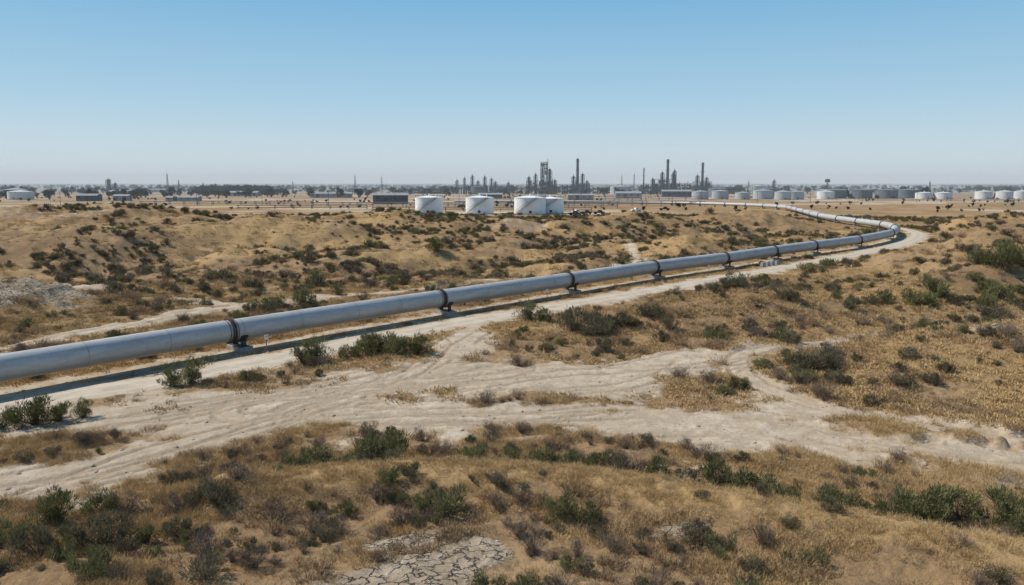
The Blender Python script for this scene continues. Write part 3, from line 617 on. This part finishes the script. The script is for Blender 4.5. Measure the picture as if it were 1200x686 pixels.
X=np.concatenate(X);Y=np.concatenate(Y);Z=np.concatenate(Z)
scatter('distant_trees',C_tree,X,Y,Z,z=np.zeros(len(X)))
def house(name,c):
    mb=MB(); mb.box((0,0,.22),(1,.6,.44),0); mb.add([(-.54,-.34,.42),(.54,-.34,.42),(.54,0,.6),(-.54,0,.6),(-.54,.34,.42),(.54,.34,.42)],[(0,1,2,3),(3,2,5,4)],1)
    for i in range(4): mb.box((-.36+i*.24,-.3,.24),(.1,.02,.14),2)
    me=bpy.data.meshes.new(name); me.from_pydata(mb.v,[],mb.f); me.polygons.foreach_set('material_index',mb.m)
    for m in c: me.materials.append(m)
    return bpy.data.objects.new(name,me)
M_h1=simple('grey_wall',(.22,.22,.22),.9); M_h2=simple('pale_wall',(.38,.38,.37),.9); M_h3=simple('slate_roof',(.14,.145,.15),.9)
C_house=coll('distant_town_kinds',[house('town_building_kind_0',[M_h1,M_h3,M_h3]),house('town_building_kind_1',[M_h2,M_h3,M_h3]),house('town_building_kind_2',[M_h2,M_h1,M_h3])])
xx,yy=wedge(900,1250,6500,38,1.1); g=fbm(xx/400,yy/200,3,91); k=rng.random(len(xx))<ss(.42,.58,g); xx,yy=xx[k],yy[k]
scatter('distant_town',C_house,xx,yy,10+22*rng.random(len(xx)),z=np.zeros(len(xx)),nk=3,zs=8.)if False else scatter('distant_town',C_house,xx,yy,10+22*rng.random(len(xx)),z=np.zeros(len(xx)),nk=3,zs=.35)
# ------------------------------------------------------------------ air: thin ground haze over the far plain
hm=bpy.data.materials.new('haze_air'); hm.use_nodes=True; nt=hm.node_tree; nt.nodes.remove(nt.nodes['Principled BSDF'])
vs_=nt.nodes.new('ShaderNodeVolumeScatter'); vs_.inputs['Color'].default_value=(.94,.98,1,1); vs_.inputs['Density'].default_value=3.2e-4; vs_.inputs['Anisotropy'].default_value=0; nt.links.new(vs_.outputs[0],nt.nodes['Material Output'].inputs['Volume'])
mb=MB(); mb.box((0,2450,29),(9000,4000,62),0); mb.obj('atmospheric_haze',[hm])
# ------------------------------------------------------------------ light, sky, camera
az=math.atan2(-.85,.22); el=math.radians(47)
sun=bpy.data.lights.new('sun','SUN'); sun.energy=5.0; sun.angle=math.radians(.5); sun.color=(1,.945,.865)
so=link(bpy.data.objects.new('sun',sun)); d=Vector((math.sin(az)*math.cos(el),math.cos(az)*math.cos(el),math.sin(el))); so.rotation_euler=d.to_track_quat('Z','Y').to_euler()
w=bpy.data.worlds.new('World'); scene.world=w; w.use_nodes=True; nt=w.node_tree; sk=nt.nodes.new('ShaderNodeTexSky'); sk.sky_type='NISHITA'; sk.sun_disc=False
sk.sun_elevation=el; sk.sun_rotation=az; sk.altitude=0; sk.air_density=1.0; sk.dust_density=.6; sk.ozone_density=2.0
bg=nt.nodes['Background']; ST=.1; bg.inputs['Strength'].default_value=ST
tc=nt.nodes.new('ShaderNodeTexCoord'); sx=nt.nodes.new('ShaderNodeSeparateXYZ'); nt.links.new(tc.outputs['Generated'],sx.inputs[0])
cr=nt.nodes.new('ShaderNodeValToRGB'); E=cr.color_ramp.elements
def setc(e,c): e.color=(*c,1)
E[0].position=0; setc(E[0],(.66,.745,.785)); E[1].position=1; setc(E[1],(.07,.16,.34))
for p,c in((.04,(.57,.705,.785)),(.10,(.40,.615,.775)),(.215,(.205,.465,.715)),(.45,(.12,.28,.50))):
    e=E.new(p); setc(e,c)
nt.links.new(sx.outputs[2],cr.inputs[0])
sc=nt.nodes.new('ShaderNodeVectorMath'); sc.operation='SCALE'; sc.inputs['Scale'].default_value=1/ST; nt.links.new(cr.outputs[0],sc.inputs[0])
mx=nt.nodes.new('ShaderNodeMix'); mx.data_type='RGBA'; mx.inputs[0].default_value=.93; nt.links.new(sk.outputs[0],mx.inputs[6]); nt.links.new(sc.outputs[0],mx.inputs[7]); nt.links.new(mx.outputs[2],bg.inputs[0])
cam=bpy.data.cameras.new('camera'); cam.lens=28; cam.sensor_width=36; cam.clip_end=60000; cam.clip_start=.5
co=link(bpy.data.objects.new('camera',cam)); co.location=(0,0,14); co.rotation_euler=(math.radians(82.2),0,0); scene.camera=co
scene.view_settings.view_transform='Standard'; scene.view_settings.look='None'; scene.view_settings.exposure=0
